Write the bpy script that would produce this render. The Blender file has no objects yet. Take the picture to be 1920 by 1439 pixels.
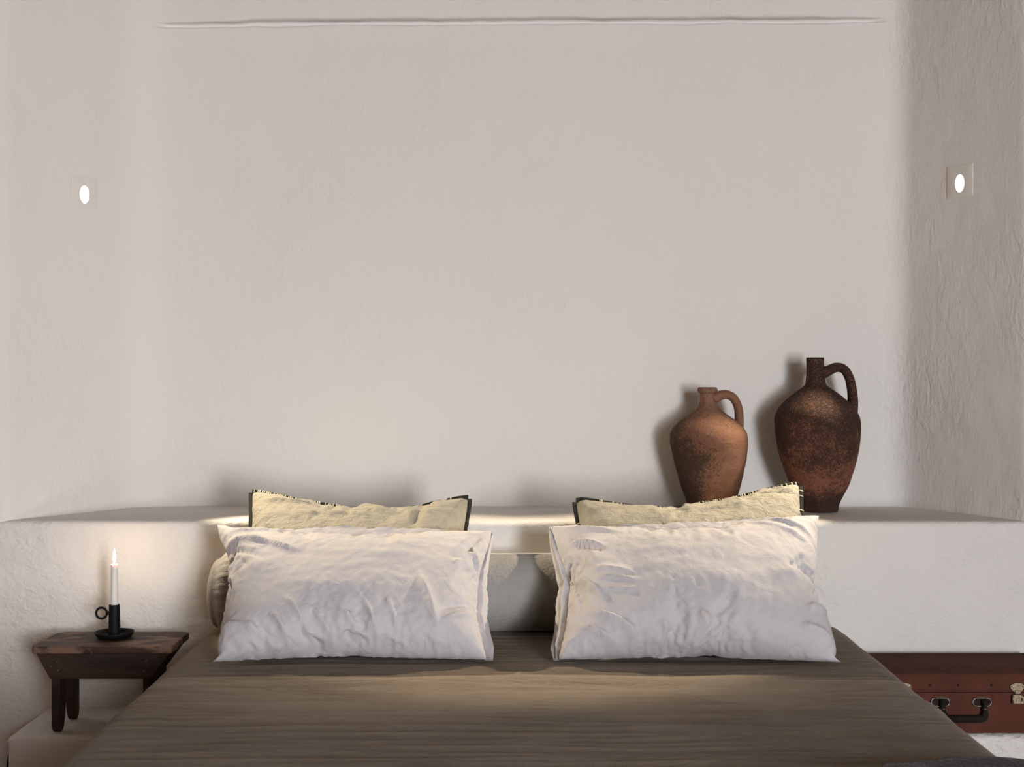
import bpy, math, random
import numpy as np
from mathutils import Vector
from mathutils.bvhtree import BVHTree

SC = bpy.context.scene
COL = SC.collection
PI = math.pi

# ------------------------------------------------------------------ camera
ZC = 1.30                                   # camera height
FPX = 2604.0                                # focal length in pixels of the 1920 wide frame
cam_data = bpy.data.cameras.new('camera')
cam = bpy.data.objects.new('camera', cam_data)
COL.objects.link(cam)
cam.location = (0.0, -4.2, ZC)
cam.rotation_euler = (PI / 2, 0, 0)
cam_data.sensor_fit = 'HORIZONTAL'
cam_data.sensor_width = 36.0
cam_data.lens = FPX / 1920.0 * 36.0
cam_data.shift_y = -29.5 / 1920.0
cam_data.clip_start = 0.05
SC.camera = cam

# ------------------------------------------------------------------ world, window light, exposure
w = bpy.data.worlds.new('world')
SC.world = w
w.use_nodes = True
w.node_tree.nodes['Background'].inputs[0].default_value = (0.75, 0.83, 1.0, 1)
w.node_tree.nodes['Background'].inputs[1].default_value = 0.6

WIN = (2.0, 3.1, 0.25, 1.75)              # opening in the wall behind the camera: x0, x1, z0, z1
ld = bpy.data.lights.new('window_daylight', 'AREA')
ld.shape = 'RECTANGLE'
ld.size = WIN[1] - WIN[0]
ld.size_y = WIN[3] - WIN[2]
ld.energy = 114.0
ld.spread = math.radians(98)               # beam narrowed to make the daylight fall off towards the right
ld.color = (0.93, 0.945, 0.98)
lo = bpy.data.objects.new('window_daylight', ld)
COL.objects.link(lo)
lo.location = ((WIN[0] + WIN[1]) / 2, -8.62, (WIN[2] + WIN[3]) / 2)
lo.rotation_euler = (PI / 2, 0, math.radians(30))

FILL_OPENING = (1.4, 3.7, 1.95, 2.60)              # unseen opening added above it for soft fill on the upper wall
l2 = bpy.data.lights.new('added_fill_light', 'AREA')
l2.shape = 'RECTANGLE'
l2.size = FILL_OPENING[1] - FILL_OPENING[0]
l2.size_y = FILL_OPENING[3] - FILL_OPENING[2]
l2.energy = 150.0
l2.color = (0.90, 0.945, 1.0)
lo2 = bpy.data.objects.new('added_fill_light', l2)
COL.objects.link(lo2)
lo2.location = ((FILL_OPENING[0] + FILL_OPENING[1]) / 2, -8.62, (FILL_OPENING[2] + FILL_OPENING[3]) / 2)
lo2.rotation_euler = (PI / 2, 0, 0)

SC.view_settings.view_transform = 'Standard'
SC.view_settings.look = 'None'
SC.view_settings.gamma = 1.0
SC.view_settings.use_curve_mapping = False
SC.view_settings.exposure = 0.12
LAMP = 6.0
SPOT = 130.0                                 # watts of each wall light's lamp
FLAME = 280.0

# ------------------------------------------------------------------ helpers
_rs = np.random.RandomState(7)
_perm = _rs.permutation(256)
_perm = np.concatenate([_perm, _perm, _perm])
_grad = _rs.normal(size=(256, 3))
_grad /= np.linalg.norm(_grad, axis=1)[:, None]

def noise(x, y, z=0.0):
    """vectorised gradient noise, about -0.7..0.7"""
    x, y, z = np.broadcast_arrays(np.asarray(x, float), np.asarray(y, float), np.asarray(z, float))
    xi, yi, zi = np.floor(x).astype(int), np.floor(y).astype(int), np.floor(z).astype(int)
    xf, yf, zf = x - xi, y - yi, z - zi
    u, v, t = [k * k * k * (k * (k * 6 - 15) + 10) for k in (xf, yf, zf)]
    out = 0
    for dx in (0, 1):
        for dy in (0, 1):
            for dz in (0, 1):
                h = _perm[_perm[_perm[(xi + dx) & 255] + ((yi + dy) & 255)] + ((zi + dz) & 255)]
                g = _grad[h]
                d = g[..., 0] * (xf - dx) + g[..., 1] * (yf - dy) + g[..., 2] * (zf - dz)
                out = out + d * (u if dx else 1 - u) * (v if dy else 1 - v) * (t if dz else 1 - t)
    return out

def fbm(x, y, z=0.0, n=3):
    s, a, f = 0, 1.0, 1.0
    for k in range(n):
        s = s + a * noise(np.asarray(x) * f + 17.3 * k, np.asarray(y) * f + 5.1 * k, np.asarray(z) * f)
        a *= 0.5
        f *= 2.03
    return s

def smooth(e0, e1, x):
    t = np.clip((np.asarray(x, float) - e0) / (e1 - e0), 0, 1)
    return t * t * (3 - 2 * t)

def tag(o, label=None, cat=None, group=None, kind=None):
    if label: o['label'] = label
    if cat: o['category'] = cat
    if group: o['group'] = group
    if kind: o['kind'] = kind
    return o

def obj(name, V, F, mat, parent=None, smooth_shade=True, sub=0, auto=None):
    """one mesh object; V in world coordinates"""
    off = world_loc(parent)
    V = np.asarray(V, float) - off
    me = bpy.data.meshes.new(name)
    me.from_pydata([tuple(v) for v in V], [], [tuple(int(i) for i in f) for f in F])
    me.validate()
    if smooth_shade:
        me.polygons.foreach_set('use_smooth', [True] * len(me.polygons))
        if auto is not None:
            me.set_sharp_from_angle(angle=math.radians(auto))
    me.materials.append(mat)
    o = bpy.data.objects.new(name, me)
    COL.objects.link(o)
    if parent: o.parent = parent
    if sub:
        m = o.modifiers.new('subdivision', 'SUBSURF')
        m.levels = sub
        m.render_levels = sub
    return o

def world_loc(o):
    v = np.zeros(3)
    while o is not None:
        v += np.array(o.location)
        o = o.parent
    return v

def empty(name, loc, label, cat, group=None):
    o = bpy.data.objects.new(name, None)
    COL.objects.link(o)
    o.location = loc
    o.empty_display_size = 0.05
    return tag(o, label, cat, group)

def grid_faces(nr, nc, close=False, flip=False):
    F = []
    for r in range(nr - 1):
        for c in range(nc if close else nc - 1):
            c2 = (c + 1) % nc
            q = (r * nc + c, r * nc + c2, (r + 1) * nc + c2, (r + 1) * nc + c)
            F.append(q[::-1] if flip else q)
    return F

def lathe(prof, n=48, axis_xy=(0, 0), z0=0.0, dent=0.0, seed=0.0):
    """profile of (radius, height) points; ends closed when the radius is zero"""
    prof = np.array(prof, float)
    a = np.linspace(0, 2 * PI, n, endpoint=False)
    R = prof[:, 0][:, None] * np.ones(n)[None]
    Z = prof[:, 1][:, None] * np.ones(n)[None]
    if dent:
        R = R + dent * fbm(np.cos(a)[None] * 1.6 + seed, np.sin(a)[None] * 1.6, Z * 9, 3) * smooth(0, 0.03, R)
    V = np.stack([R * np.cos(a) + axis_xy[0], R * np.sin(a) + axis_xy[1], Z + z0], -1).reshape(-1, 3)
    F = grid_faces(len(prof), n, close=True)
    return V, F

def spline(P, n):
    """Catmull-Rom through the points"""
    P = [np.array(p, float) for p in P]
    P = [2 * P[0] - P[1]] + P + [2 * P[-1] - P[-2]]
    m = len(P) - 3
    out = []
    for t in np.linspace(0, m, n):
        i = min(int(t), m - 1)
        f = t - i
        p0, p1, p2, p3 = P[i:i + 4]
        out.append(0.5 * (2 * p1 + (p2 - p0) * f + (2 * p0 - 5 * p1 + 4 * p2 - p3) * f * f + (3 * p1 - p0 - 3 * p2 + p3) * f ** 3))
    return np.array(out)

def tube(path, rad, n=10, flat=1.0, up=(0, 1, 0)):
    """round or flattened tube; the second radius (along up) is rad*flat; capped"""
    path = np.asarray(path, float)
    rad = np.broadcast_to(np.asarray(rad, float), (len(path),))
    T = np.gradient(path, axis=0)
    T /= np.linalg.norm(T, axis=1)[:, None] + 1e-12
    up = np.array(up, float)
    V = []
    for p, t, r in zip(path, T, rad):
        s = np.cross(t, up)
        s /= np.linalg.norm(s) + 1e-12
        q = np.cross(s, t)
        for k in range(n):
            a = 2 * PI * k / n
            V.append(p + s * r * math.cos(a) + q * r * flat * math.sin(a))
    F = grid_faces(len(path), n, close=True)
    b = len(V)
    V.append(path[0]); V.append(path[-1])
    for k in range(n):
        F.append((b, (k + 1) % n, k))
        F.append((b + 1, (len(path) - 1) * n + k, (len(path) - 1) * n + (k + 1) % n))
    return np.array(V), F

def join(parts):
    V, F, b = [], [], 0
    for v, f in parts:
        V.append(np.asarray(v, float))
        F += [tuple(i + b for i in q) for q in f]
        b += len(v)
    return np.concatenate(V), F

def box(x0, x1, y0, y1, z0, z1):
    V = [(x, y, z) for z in (z0, z1) for y in (y0, y1) for x in (x0, x1)]
    F = [(0, 2, 3, 1), (4, 5, 7, 6), (0, 1, 5, 4), (2, 6, 7, 3), (0, 4, 6, 2), (1, 3, 7, 5)]
    return np.array(V, float), F

def bevel(o, wdt=0.004, seg=3, angle=30):
    m = o.modifiers.new('bevel', 'BEVEL')
    m.width = wdt
    m.segments = seg
    m.limit_method = 'ANGLE'
    m.angle_limit = math.radians(angle)
    m.harden_normals = False
    return o

def prism(poly, y0, y1):
    """polygon in x,z extruded along y"""
    n = len(poly)
    V = [(x, y0, z) for x, z in poly] + [(x, y1, z) for x, z in poly]
    F = [tuple(range(n)), tuple(range(2 * n - 1, n - 1, -1))]
    F += [(i, i + n, (i + 1) % n + n, (i + 1) % n) for i in range(n)]
    return np.array(V, float), F

# ------------------------------------------------------------------ materials
class Mat:
    def __init__(s, name, rough=0.8, spec=0.3, metal=0.0):
        s.m = bpy.data.materials.new(name)
        s.m.use_nodes = True
        s.nt = s.m.node_tree
        s.b = s.nt.nodes['Principled BSDF']
        s.b.inputs['Roughness'].default_value = rough
        s.b.inputs['Specular IOR Level'].default_value = spec
        s.b.inputs['Metallic'].default_value = metal
        s.tc = s.nt.nodes.new('ShaderNodeTexCoord').outputs['Object']
    def new(s, t): return s.nt.nodes.new('ShaderNode' + t)
    def link(s, a, b): s.nt.links.new(a, b)
    def noise(s, scale, detail=4, rough=0.55, stretch=(1, 1, 1), dist=0.0):
        mp = s.new('Mapping')
        s.link(s.tc, mp.inputs[0])
        mp.inputs['Scale'].default_value = stretch
        n = s.new('TexNoise')
        s.link(mp.outputs[0], n.inputs['Vector'])
        n.inputs['Scale'].default_value = scale
        n.inputs['Detail'].default_value = detail
        n.inputs['Roughness'].default_value = rough
        n.inputs['Distortion'].default_value = dist
        return n.outputs['Fac']
    def ramp(s, fac, stops):
        r = s.new('ValToRGB')
        s.link(fac, r.inputs[0])
        e = r.color_ramp.elements
        while len(e) < len(stops): e.new(0.5)
        for k, (p, c) in enumerate(stops):
            e[k].position = p
            e[k].color = (*c, 1) if len(c) == 3 else c
        return r.outputs[0]
    def val(s, fac, a, b, lo=0.0, hi=1.0):
        r = s.new('MapRange')
        s.link(fac, r.inputs[0])
        for k, v in zip((1, 2, 3, 4), (a, b, lo, hi)): r.inputs[k].default_value = v
        return r.outputs[0]
    def mix(s, fac, a, b, mode='MIX'):
        n = s.new('Mix')
        n.data_type = 'RGBA'
        n.blend_type = mode
        for sock, v in ((n.inputs[0], fac), (n.inputs[6], a), (n.inputs[7], b)):
            if hasattr(v, 'links'): s.link(v, sock)
            elif isinstance(v, (int, float)): sock.default_value = v
            else: sock.default_value = (*v, 1)
        return n.outputs[2]
    def math(s, op, a, b=0.0):
        n = s.new('Math')
        n.operation = op
        for sock, v in ((n.inputs[0], a), (n.inputs[1], b)):
            if hasattr(v, 'links'): s.link(v, sock)
            else: sock.default_value = v
        return n.outputs[0]
    def color(s, c):
        if hasattr(c, 'links'): s.link(c, s.b.inputs['Base Color'])
        else: s.b.inputs['Base Color'].default_value = (*c, 1)
        return s
    def bump(s, h, dist, strength=1.0):
        n = s.new('Bump')
        s.link(h, n.inputs['Height'])
        n.inputs['Distance'].default_value = dist
        n.inputs['Strength'].default_value = strength
        if s.b.inputs['Normal'].links: s.link(s.b.inputs['Normal'].links[0].from_socket, n.inputs['Normal'])
        s.link(n.outputs[0], s.b.inputs['Normal'])
        return s

def plaster(name, stretch, amount, base=(0.70, 0.672, 0.65), warm=(0.71, 0.672, 0.63)):
    M = Mat(name, 0.92, 0.1)
    M.color(M.mix(M.noise(1.6, 3), base, warm))
    patch = M.val(M.noise(2.3, 2), 0.38, 0.66, 0.25, 1.0)
    fine = M.noise(95, 5, 0.6, stretch, 0.4)
    mid = M.noise(30, 4, 0.55, stretch, 0.8)
    M.bump(M.math('MULTIPLY', M.math('ADD', M.math('MULTIPLY', fine, 0.6), mid), patch), 0.0045 * amount)
    M.bump(M.noise(6, 2), 0.006 * amount)
    return M.m

M_wall = plaster('plaster_smooth', (1, 1, 0.8), 0.85)
M_side = plaster('plaster_trowelled', (1, 1, 0.55), 1.05)
M_rough = plaster('plaster_rough', (0.75, 1, 1), 1.9)
M_ceiling = Mat('plaster_ceiling').color((0.36, 0.28, 0.20)).m
M_far_wall = Mat('sand_plaster').color((0.42, 0.31, 0.22)).m
M_floor = Mat('stone_floor').color((0.24, 0.14, 0.08)).m

def cloth(name, col, col2, weave=700, weave_h=0.0006, crease=0.0, stretch=(1, 1, 1), rough=0.9, crease_scale=22):
    M = Mat(name, rough, 0.15)
    M.b.inputs['Sheen Weight'].default_value = 0.15
    M.b.inputs['Sheen Roughness'].default_value = 0.5
    v = M.noise(8, 3)
    slub = M.noise(60, 3, 0.6, (0.12, 1, 1))
    slub2 = M.noise(60, 3, 0.6, (1, 1, 0.12))
    f = M.math('MULTIPLY', M.math('ADD', slub, slub2), 0.5)
    M.color(M.mix(M.math('ADD', M.math('MULTIPLY', v, 0.4), M.math('MULTIPLY', M.val(f, 0.35, 0.65), 0.6)), col, col2))
    M.bump(M.math('ADD', M.noise(weave, 2, 0.5, (0.2, 1, 1)), M.noise(weave, 2, 0.5, (1, 1, 0.2))), weave_h)
    if crease: M.bump(M.noise(crease_scale, 5, 0.6, stretch, 1.2), crease)
    return M.m

M_white = cloth('white_cotton', (0.485, 0.462, 0.480), (0.515, 0.490, 0.500), 500, 0.0004, 0.004, (1, 1, 1), crease_scale=14)
M_linen = cloth('grey_linen', (0.35, 0.315, 0.245), (0.42, 0.38, 0.30), 260, 0.0012, 0.006, (0.7, 1, 1), crease_scale=48)
M_bolster = cloth('bolster_linen', (0.31, 0.295, 0.28), (0.37, 0.35, 0.33), 260, 0.0010, 0.003)
M_spread = cloth('bedspread_linen', (0.170, 0.131, 0.093), (0.212, 0.166, 0.121), 300, 0.0010)
_S = M_spread
M_trim = Mat('dark_trim', 0.9, 0.1).color((0.035, 0.035, 0.032)).m
M_stitch = Mat('cream_thread', 0.9, 0.1).color((0.55, 0.51, 0.40)).m
M_throw = cloth('dark_throw', (0.034, 0.025, 0.027), (0.050, 0.037, 0.039), 200, 0.002, 0.004)
M_bedbase = Mat('mattress_ticking', 0.9, 0.1).color((0.5, 0.47, 0.42)).m
M_black = Mat('black_iron', 0.62, 0.2).color((0.004, 0.004, 0.005)).m
M_plate = Mat('lamp_plaster', 0.9, 0.1).color((0.70, 0.66, 0.61)).m

def emit(name, col, strength):
    m = bpy.data.materials.new(name)
    m.use_nodes = True
    nt = m.node_tree
    nt.nodes.remove(nt.nodes['Principled BSDF'])
    e = nt.nodes.new('ShaderNodeEmission')
    e.inputs[0].default_value = (*col, 1)
    e.inputs[1].default_value = strength
    nt.links.new(e.outputs[0], nt.nodes['Material Output'].inputs[0])
    return m
M_lens = emit('lamp_lens', (1.0, 0.82, 0.56), LAMP)
M_flame = emit('candle_flame', (1.0, 0.74, 0.47), FLAME)

# creased bedspread: fine creases running across the bed
_M = Mat.__new__(Mat)
_M.m, _M.nt = M_spread, M_spread.node_tree
_M.b = _M.nt.nodes['Principled BSDF']
_M.tc = [n for n in _M.nt.nodes if n.type == 'TEX_COORD'][0].outputs['Object']
_k = _M.val(_M.noise(4, 2), 0.35, 0.62, 0.15, 1.0)
_M.bump(_M.math('MULTIPLY', _M.noise(30, 6, 0.62, (0.24, 1, 1), 2.2), _k), 0.010)
_M.bump(_M.noise(85, 5, 0.65, (0.3, 1, 1), 1.2), 0.0016)

# ------------------------------------------------------------------ room shell
def plaster_relief(X, Y, Z):
    return fbm(X * 2.2, Y * 2.2, Z * 1.6, 3) + 0.35 * fbm(X * 11, Y * 11, Z * 8, 2)

def sweep_wall(name, plan, zs, mat, amp, groove=None):
    """vertical wall following a plan polyline; each row displaced a little by plaster noise"""
    plan = np.array(plan)
    T = np.gradient(plan, axis=0)
    N = np.stack([T[:, 1], -T[:, 0]], 1)
    N /= np.linalg.norm(N, axis=1)[:, None]
    X = plan[:, 0][None] + 0 * zs[:, None]
    Y = plan[:, 1][None] + 0 * zs[:, None]
    Z = zs[:, None] + 0 * X
    d = amp * plaster_relief(X, Y, Z)
    if groove:
        d = d - 0.045 * smooth(0.040, 0.028, np.abs(Z - groove)) * smooth(-1.098, -1.075, X) * (1 - smooth(1.125, 1.15, X)) * (Y > -0.1)
    for lx, ly, lz in LAMPS: d = d * (1 - np.exp(-(((X - lx) ** 2 + (Y - ly) ** 2 + (Z - lz) ** 2) / 0.15 ** 2)))
    X = X + N[:, 0][None] * d
    Y = Y + N[:, 1][None] * d
    V = np.stack([X, Y, Z], -1).reshape(-1, 3)
    o = obj(name, V, grid_faces(len(zs), len(plan)), mat)
    return tag(o, kind='structure')

def fillet(P, r, n=8):
    """polyline with rounded corners"""
    P = [np.array(p, float) for p in P]
    out = [P[0]]
    for k in range(1, len(P) - 1):
        a, b, c = P[k - 1], P[k], P[k + 1]
        u = (a - b) / np.linalg.norm(a - b)
        v = (c - b) / np.linalg.norm(c - b)
        rr = r[k] if isinstance(r, dict) else r
        for t in np.linspace(0, 1, n):
            out.append((1 - t) ** 2 * (b + u * rr) + 2 * t * (1 - t) * b + t * t * (b + v * rr))
    out.append(P[-1])
    return np.array(out)

def resample(P, step):
    out = [P[0]]
    for a, b in zip(P[:-1], P[1:]):
        L = np.linalg.norm(b - a)
        k = max(1, int(math.ceil(L / step)))
        for i in range(1, k + 1): out.append(a + (b - a) * i / k)
    return np.array(out)

LAMPS = ((-1.238, -0.179, ZC + 0.508), (1.290, -0.200, ZC + 0.5376))
CL, CR = (-1.121, 0.0), (1.177, 0.0)        # back corners of the niche
FL, FR = (-1.39, -0.41), (1.412, -0.41)     # front corners of the niche
ZTOP = 2.85
zs = np.linspace(0.0, ZTOP, 115)
pl = fillet([(-4.0, -0.41), FL, CL, (0.0, 0.0), CR, FR, (4.0, -0.41)], {1: 0.03, 2: 0.10, 3: 0.01, 4: 0.05, 5: 0.03})
iL = np.argmax(pl[:, 0] > CL[0] + 0.095)
iR = np.argmax(pl[:, 0] > CR[0] - 0.052)
LIP = ZC + 1.0465
zb = np.unique(np.concatenate([zs[np.abs(zs - LIP) > 0.075], np.linspace(LIP - 0.075, LIP + 0.075, 31)]))
sweep_wall('wall_left', resample(pl[:iL + 1], 0.02), zb, M_side, 0.004, LIP)
sweep_wall('wall_back', resample(pl[iL:iR + 1], 0.03), zb, M_wall, 0.004, LIP)
sweep_wall('wall_right', resample(pl[iR:], 0.02), zb, M_side, 0.004, LIP)

# heavy plaster lintel: its lower lip makes the long groove near the top of the wall
xs = np.linspace(-1.20, 1.26, 160)
lip = LIP
xs = np.linspace(-1.118, 1.172, 190)
sec = np.array([(0.006, -0.085), (-0.0003, -0.064), (-0.001, -0.045), (-0.0025, -0.022), (-0.0045, -0.0135), (-0.003, -0.0095), (0.010, -0.0080), (0.022, -0.003), (0.022, 0.0035), (0.010, 0.0070), (-0.010, 0.0080),
                (-0.016, 0.011), (-0.019, 0.018), (-0.021, 0.032), (-0.021, 0.06), (-0.020, 0.12), (-0.019, 0.2), (-0.018, 0.35), (-0.018, 0.5)])
X = xs[:, None] + 0 * sec[:, 0][None]
wob = 0.007 * fbm(xs * 2.6, 0 * xs + 2.2, 0, 3) + 0.003 * noise(xs * 16, 0 * xs + 9)
wob += -0.010 * smooth(0.3, 1.1, -xs) + 0.006 * smooth(0.4, 1.1, xs)
ends = smooth(-1.08, -0.70, xs) * (1 - smooth(0.80, 1.13, xs))
sink = 1 - smooth(-1.118, -1.102, xs) * (1 - smooth(1.155, 1.172, xs))
grv = smooth(-1.09, -1.02, xs) * (1 - smooth(1.08, 1.14, xs))
wall_y = np.interp(xs, pl[:, 0], pl[:, 1])
rel = sec[:, 0][None] + (0.005 * fbm(X * 3, sec[:, 1][None] * 6, 3.3, 3) + 0.0015 * noise(X * 22, sec[:, 1][None] * 60, 1.0)) * (sec[:, 0][None] < -0.002)
fr = rel < 0
Y = wall_y[:, None] + np.where(fr, rel * ends[:, None], rel * grv[:, None]) - 0.0008 + 0.005 * sink[:, None] - 0.004 * plaster_relief(X, wall_y[:, None] + 0 * X, lip + sec[:, 1][None] + 0 * X)
gap = 1 + 0.7 * noise(xs * 5.0, 0 * xs + 5)                       # the groove opens and closes along its length
near = (np.abs(sec[:, 1]) < 0.016)[None]
Z = lip + np.where(near, sec[:, 1][None] * gap[:, None], sec[:, 1][None]) + wob[:, None] * (1 - smooth(0.1, 0.3, np.abs(sec[:, 1])))[None]
V = np.stack([X, Y, Z], -1).reshape(-1, 3)
tag(obj('trim_1', V, grid_faces(len(xs), len(sec), flip=True), M_wall), kind='structure')

# ledge: thick low wall in front of the niche, rounded uneven edge
xs = np.linspace(-1.62, 1.64, 190)
ZL = ZC - 0.4194
sec = [(0.06, ZL), (-0.02, ZL), (-0.10, ZL), (-0.20, ZL), (-0.29, ZL), (-0.35, ZL), (-0.385, ZL), (-0.398, ZL - 0.0012), (-0.405, ZL - 0.004), (-0.409, ZL - 0.009), (-0.411, ZL - 0.017), (-0.411, ZL - 0.04)]
for z in np.linspace(ZL - 0.065, -0.02, 34): sec.append((-0.411, z))
sec = np.array(sec)
X = xs[:, None] + 0 * sec[:, 0][None]
Y = sec[:, 0][None] + 0 * X
Z = sec[:, 1][None] + 0 * X
dn = fbm(X * 3, Y * 3, Z * 3, 3)
front = smooth(-0.33, -0.41, Y)
Y = Y - 0.005 * dn * front
Z = Z + 0.004 * fbm(X * 2.3, Y * 4, 0.5, 3) * (Z > ZL - 0.05)
# the ledge sinks a little where it meets the left cheek wall
V = np.stack([X, Y, Z], -1).reshape(-1, 3)
tag(obj('trim_2', V, grid_faces(len(xs), len(sec)), M_rough), kind='structure')

def plinth(name, x0, x1, y0, y1, z1, seed):
    """plastered step: rounded, uneven block"""
    r = 0.012
    sec = [(y1, z1), (y1 * 0.7 + y0 * 0.3, z1), (y1 * 0.35 + y0 * 0.65, z1), (y0 + 0.03, z1), (y0 + r, z1 - 0.0005), (y0 + r * 0.35, z1 - r * 0.35), (y0, z1 - r), (y0, z1 - 0.03)]
    sec += [(y0, z) for z in np.linspace(z1 - 0.06, -0.02, 14)]
    sec = np.array(sec)
    xs = np.concatenate([[x0, x0 + 0.003, x0 + 0.012], np.linspace(x0 + 0.03, x1 - 0.03, 24), [x1 - 0.012, x1 - 0.003, x1]])
    X = xs[:, None] + 0 * sec[:, 0][None]
    Y = sec[:, 0][None] + 0 * X
    Z = sec[:, 1][None] + 0 * X
    e = np.minimum(X - x0, x1 - X)
    k = np.clip(1 - e / 0.012, 0, 1) ** 2
    top = smooth(z1 - 0.02, z1 - 0.002, Z)
    Y = Y + 0.010 * k * (1 - top) + 0.005 * fbm(X * 7 + seed, Y * 3, Z * 9, 3) * (Y < y0 + 0.02)
    Z = Z - 0.008 * k * top + 0.002 * fbm(X * 6 + seed, Y * 6, 1.0, 2) * top
    V = np.stack([X, Y, Z], -1).reshape(-1, 3)
    F = grid_faces(len(xs), len(sec))
    n = len(V)
    A = V.reshape(len(xs), len(sec), 3)
    extra = []
    for side, row in ((0, 0), (1, len(xs) - 1)):
        P = A[row].copy()
        B = P.copy(); B[:, 1] = y1
        base = n + len(extra)
        extra += list(B)
        for j in range(len(sec) - 1):
            q = (row * len(sec) + j, row * len(sec) + j + 1, base + j + 1, base + j)
            F.append(q if side == 0 else q[::-1])
    V = np.concatenate([V, np.array(extra)])
    tag(obj(name, V, F, M_rough), kind='structure')

ZP = ZC - 0.927                              # top of the plaster steps
plinth('trim_3', -1.268, -0.846, -0.712, -0.40, ZP, 0.0)
plinth('trim_4', 0.918, 1.75, -0.70, -0.40, ZP, 5.0)

V, F = box(-4.0, 4.0, -8.7, 0.1, -0.05, 0.0)
tag(obj('floor', V, F, M_floor, smooth_shade=False), kind='structure')
V, F = box(-4.0, 4.0, -8.7, 0.1, 2.78, 2.85)
tag(obj('ceiling', V, F, M_ceiling, smooth_shade=False), kind='structure')
x0, x1, z0, z1 = WIN
u0, u1, v0, v1 = FILL_OPENING
parts = [box(-4.05, -4.0, -8.74, 0.1, 0, 2.8), box(4.0, 4.05, -8.74, 0.1, 0, 2.8), box(-4.0, x0, -8.74, -8.64, 0, v0), box(x1, 4.0, -8.74, -8.64, 0, v0), box(x0, x1, -8.74, -8.64, 0, z0), box(x0, x1, -8.74, -8.64, z1, v0),
         box(-4.0, u0, -8.74, -8.64, v0, 2.8), box(u1, 4.0, -8.74, -8.64, v0, 2.8), box(u0, u1, -8.74, -8.64, v1, 2.8)]
tag(obj('wall_front', *join(parts), M_far_wall, smooth_shade=False), kind='structure')

# ------------------------------------------------------------------ recessed wall lights
def wall_light(cx, cy, cz, front, back, label, flipn):
    u = np.array([back[0] - front[0], back[1] - front[1], 0.0])
    u /= np.linalg.norm(u)
    n = np.array([u[1], -u[0], 0.0]) * flipn
    zv = np.array([0, 0, 1.0])
    c = np.array([cx, cy, cz])
    root = empty('wall_light', c, label, 'light', 'recessed lights in the niche cheeks')
    hs, T, rx, rz, cz_off, N = 0.047, 0.0014, 0.0165, 0.0255, -0.006, 40
    ring = lambda fx, fz, d, dz=0.0: [c + u * fx(a) + zv * (fz(a) + dz) + n * d for a in np.linspace(0, 2 * PI, N, endpoint=False)]
    def sq(a, h):
        k = h / max(abs(math.cos(a)), abs(math.sin(a)))
        return k * math.cos(a), k * math.sin(a)
    rows = [ring(lambda a: sq(a, hs)[0], lambda a: sq(a, hs)[1], -0.008),
            ring(lambda a: sq(a, hs)[0], lambda a: sq(a, hs)[1], T - 0.0006),
            ring(lambda a: sq(a, hs - 0.0015)[0], lambda a: sq(a, hs - 0.0015)[1], T),
            ring(lambda a: rx * 1.25 * math.cos(a), lambda a: rz * 1.2 * math.sin(a), T, cz_off),
            ring(lambda a: rx * 1.04 * math.cos(a), lambda a: rz * 1.03 * math.sin(a), T - 0.0004, cz_off),
            ring(lambda a: rx * math.cos(a), lambda a: rz * math.sin(a), T - 0.0012, cz_off)]
    V = np.array([p for r in rows for p in r])
    obj('plate', V, grid_faces(len(rows), N, close=True, flip=(flipn > 0)), M_plate, root, auto=40)
    L = ring(lambda a: rx * math.cos(a), lambda a: rz * math.sin(a), T - 0.0008, cz_off)
    f = tuple(range(N))
    obj('lens', np.array(L), [f if flipn > 0 else f[::-1]], M_lens, root, smooth_shade=False)
    sd = bpy.data.lights.new('wall_light_lamp', 'SPOT')          # the fitting's own lamp, tilted down towards the bed
    sd.energy = SPOT
    sd.color = (1.0, 0.84, 0.60)
    sd.spot_size = math.radians(40)
    sd.spot_blend = 0.55
    sd.shadow_soft_size = 0.012
    so = bpy.data.objects.new('wall_light_lamp', sd)
    COL.objects.link(so)
    az, el = math.radians(25), math.radians(46)                  # steep beam across the pillows, little above it
    d = Vector((math.cos(el) * math.cos(az) * flipn, -math.cos(el) * math.sin(az), -math.sin(el)))
    so.location = Vector(c) + Vector((0, 0, cz_off)) + Vector(n) * 0.012
    so.rotation_euler = d.to_track_quat('-Z', 'Y').to_euler()
    return root

wall_light(*LAMPS[0], FL, CL, 'small square recessed light with oval lit lens on the left wall', 1)
wall_light(*LAMPS[1], FR, CR, 'small square recessed light with oval lit lens on the right wall', -1)

# ------------------------------------------------------------------ bed and bedspread
ZB = ZC - 0.697                              # top of the bedspread
XL, XR = -0.822, 0.899                       # sides of the made bed
bed = empty('bed', (0.04, -1.43, 0), 'wide low bed hidden beneath the grey-brown linen bedspread', 'bed')
bevel(obj('mattress', *box(XL + 0.025, XR - 0.025, -2.43, -0.425, 0.30, ZB - 0.022), M_bedbase, bed, smooth_shade=False), 0.05, 4)
bevel(obj('bed_base', *box(XL + 0.045, XR - 0.045, -2.40, -0.43, 0.001, 0.30), M_bedbase, bed, smooth_shade=False), 0.01, 2)

def side_wobble(y, left):
    if left: return 0.006 * noise(y * 4.0, 0 * y + 1.7) + 0.003 * noise(y * 11.0, 0 * y)
    d = 0.004 * noise(y * 5.0, 0 * y + 8.7)
    return d - 0.004 * np.exp(-((y + 1.17) / 0.13) ** 2) + 0.006 * np.exp(-((y + 1.33) / 0.05) ** 2)

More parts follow.
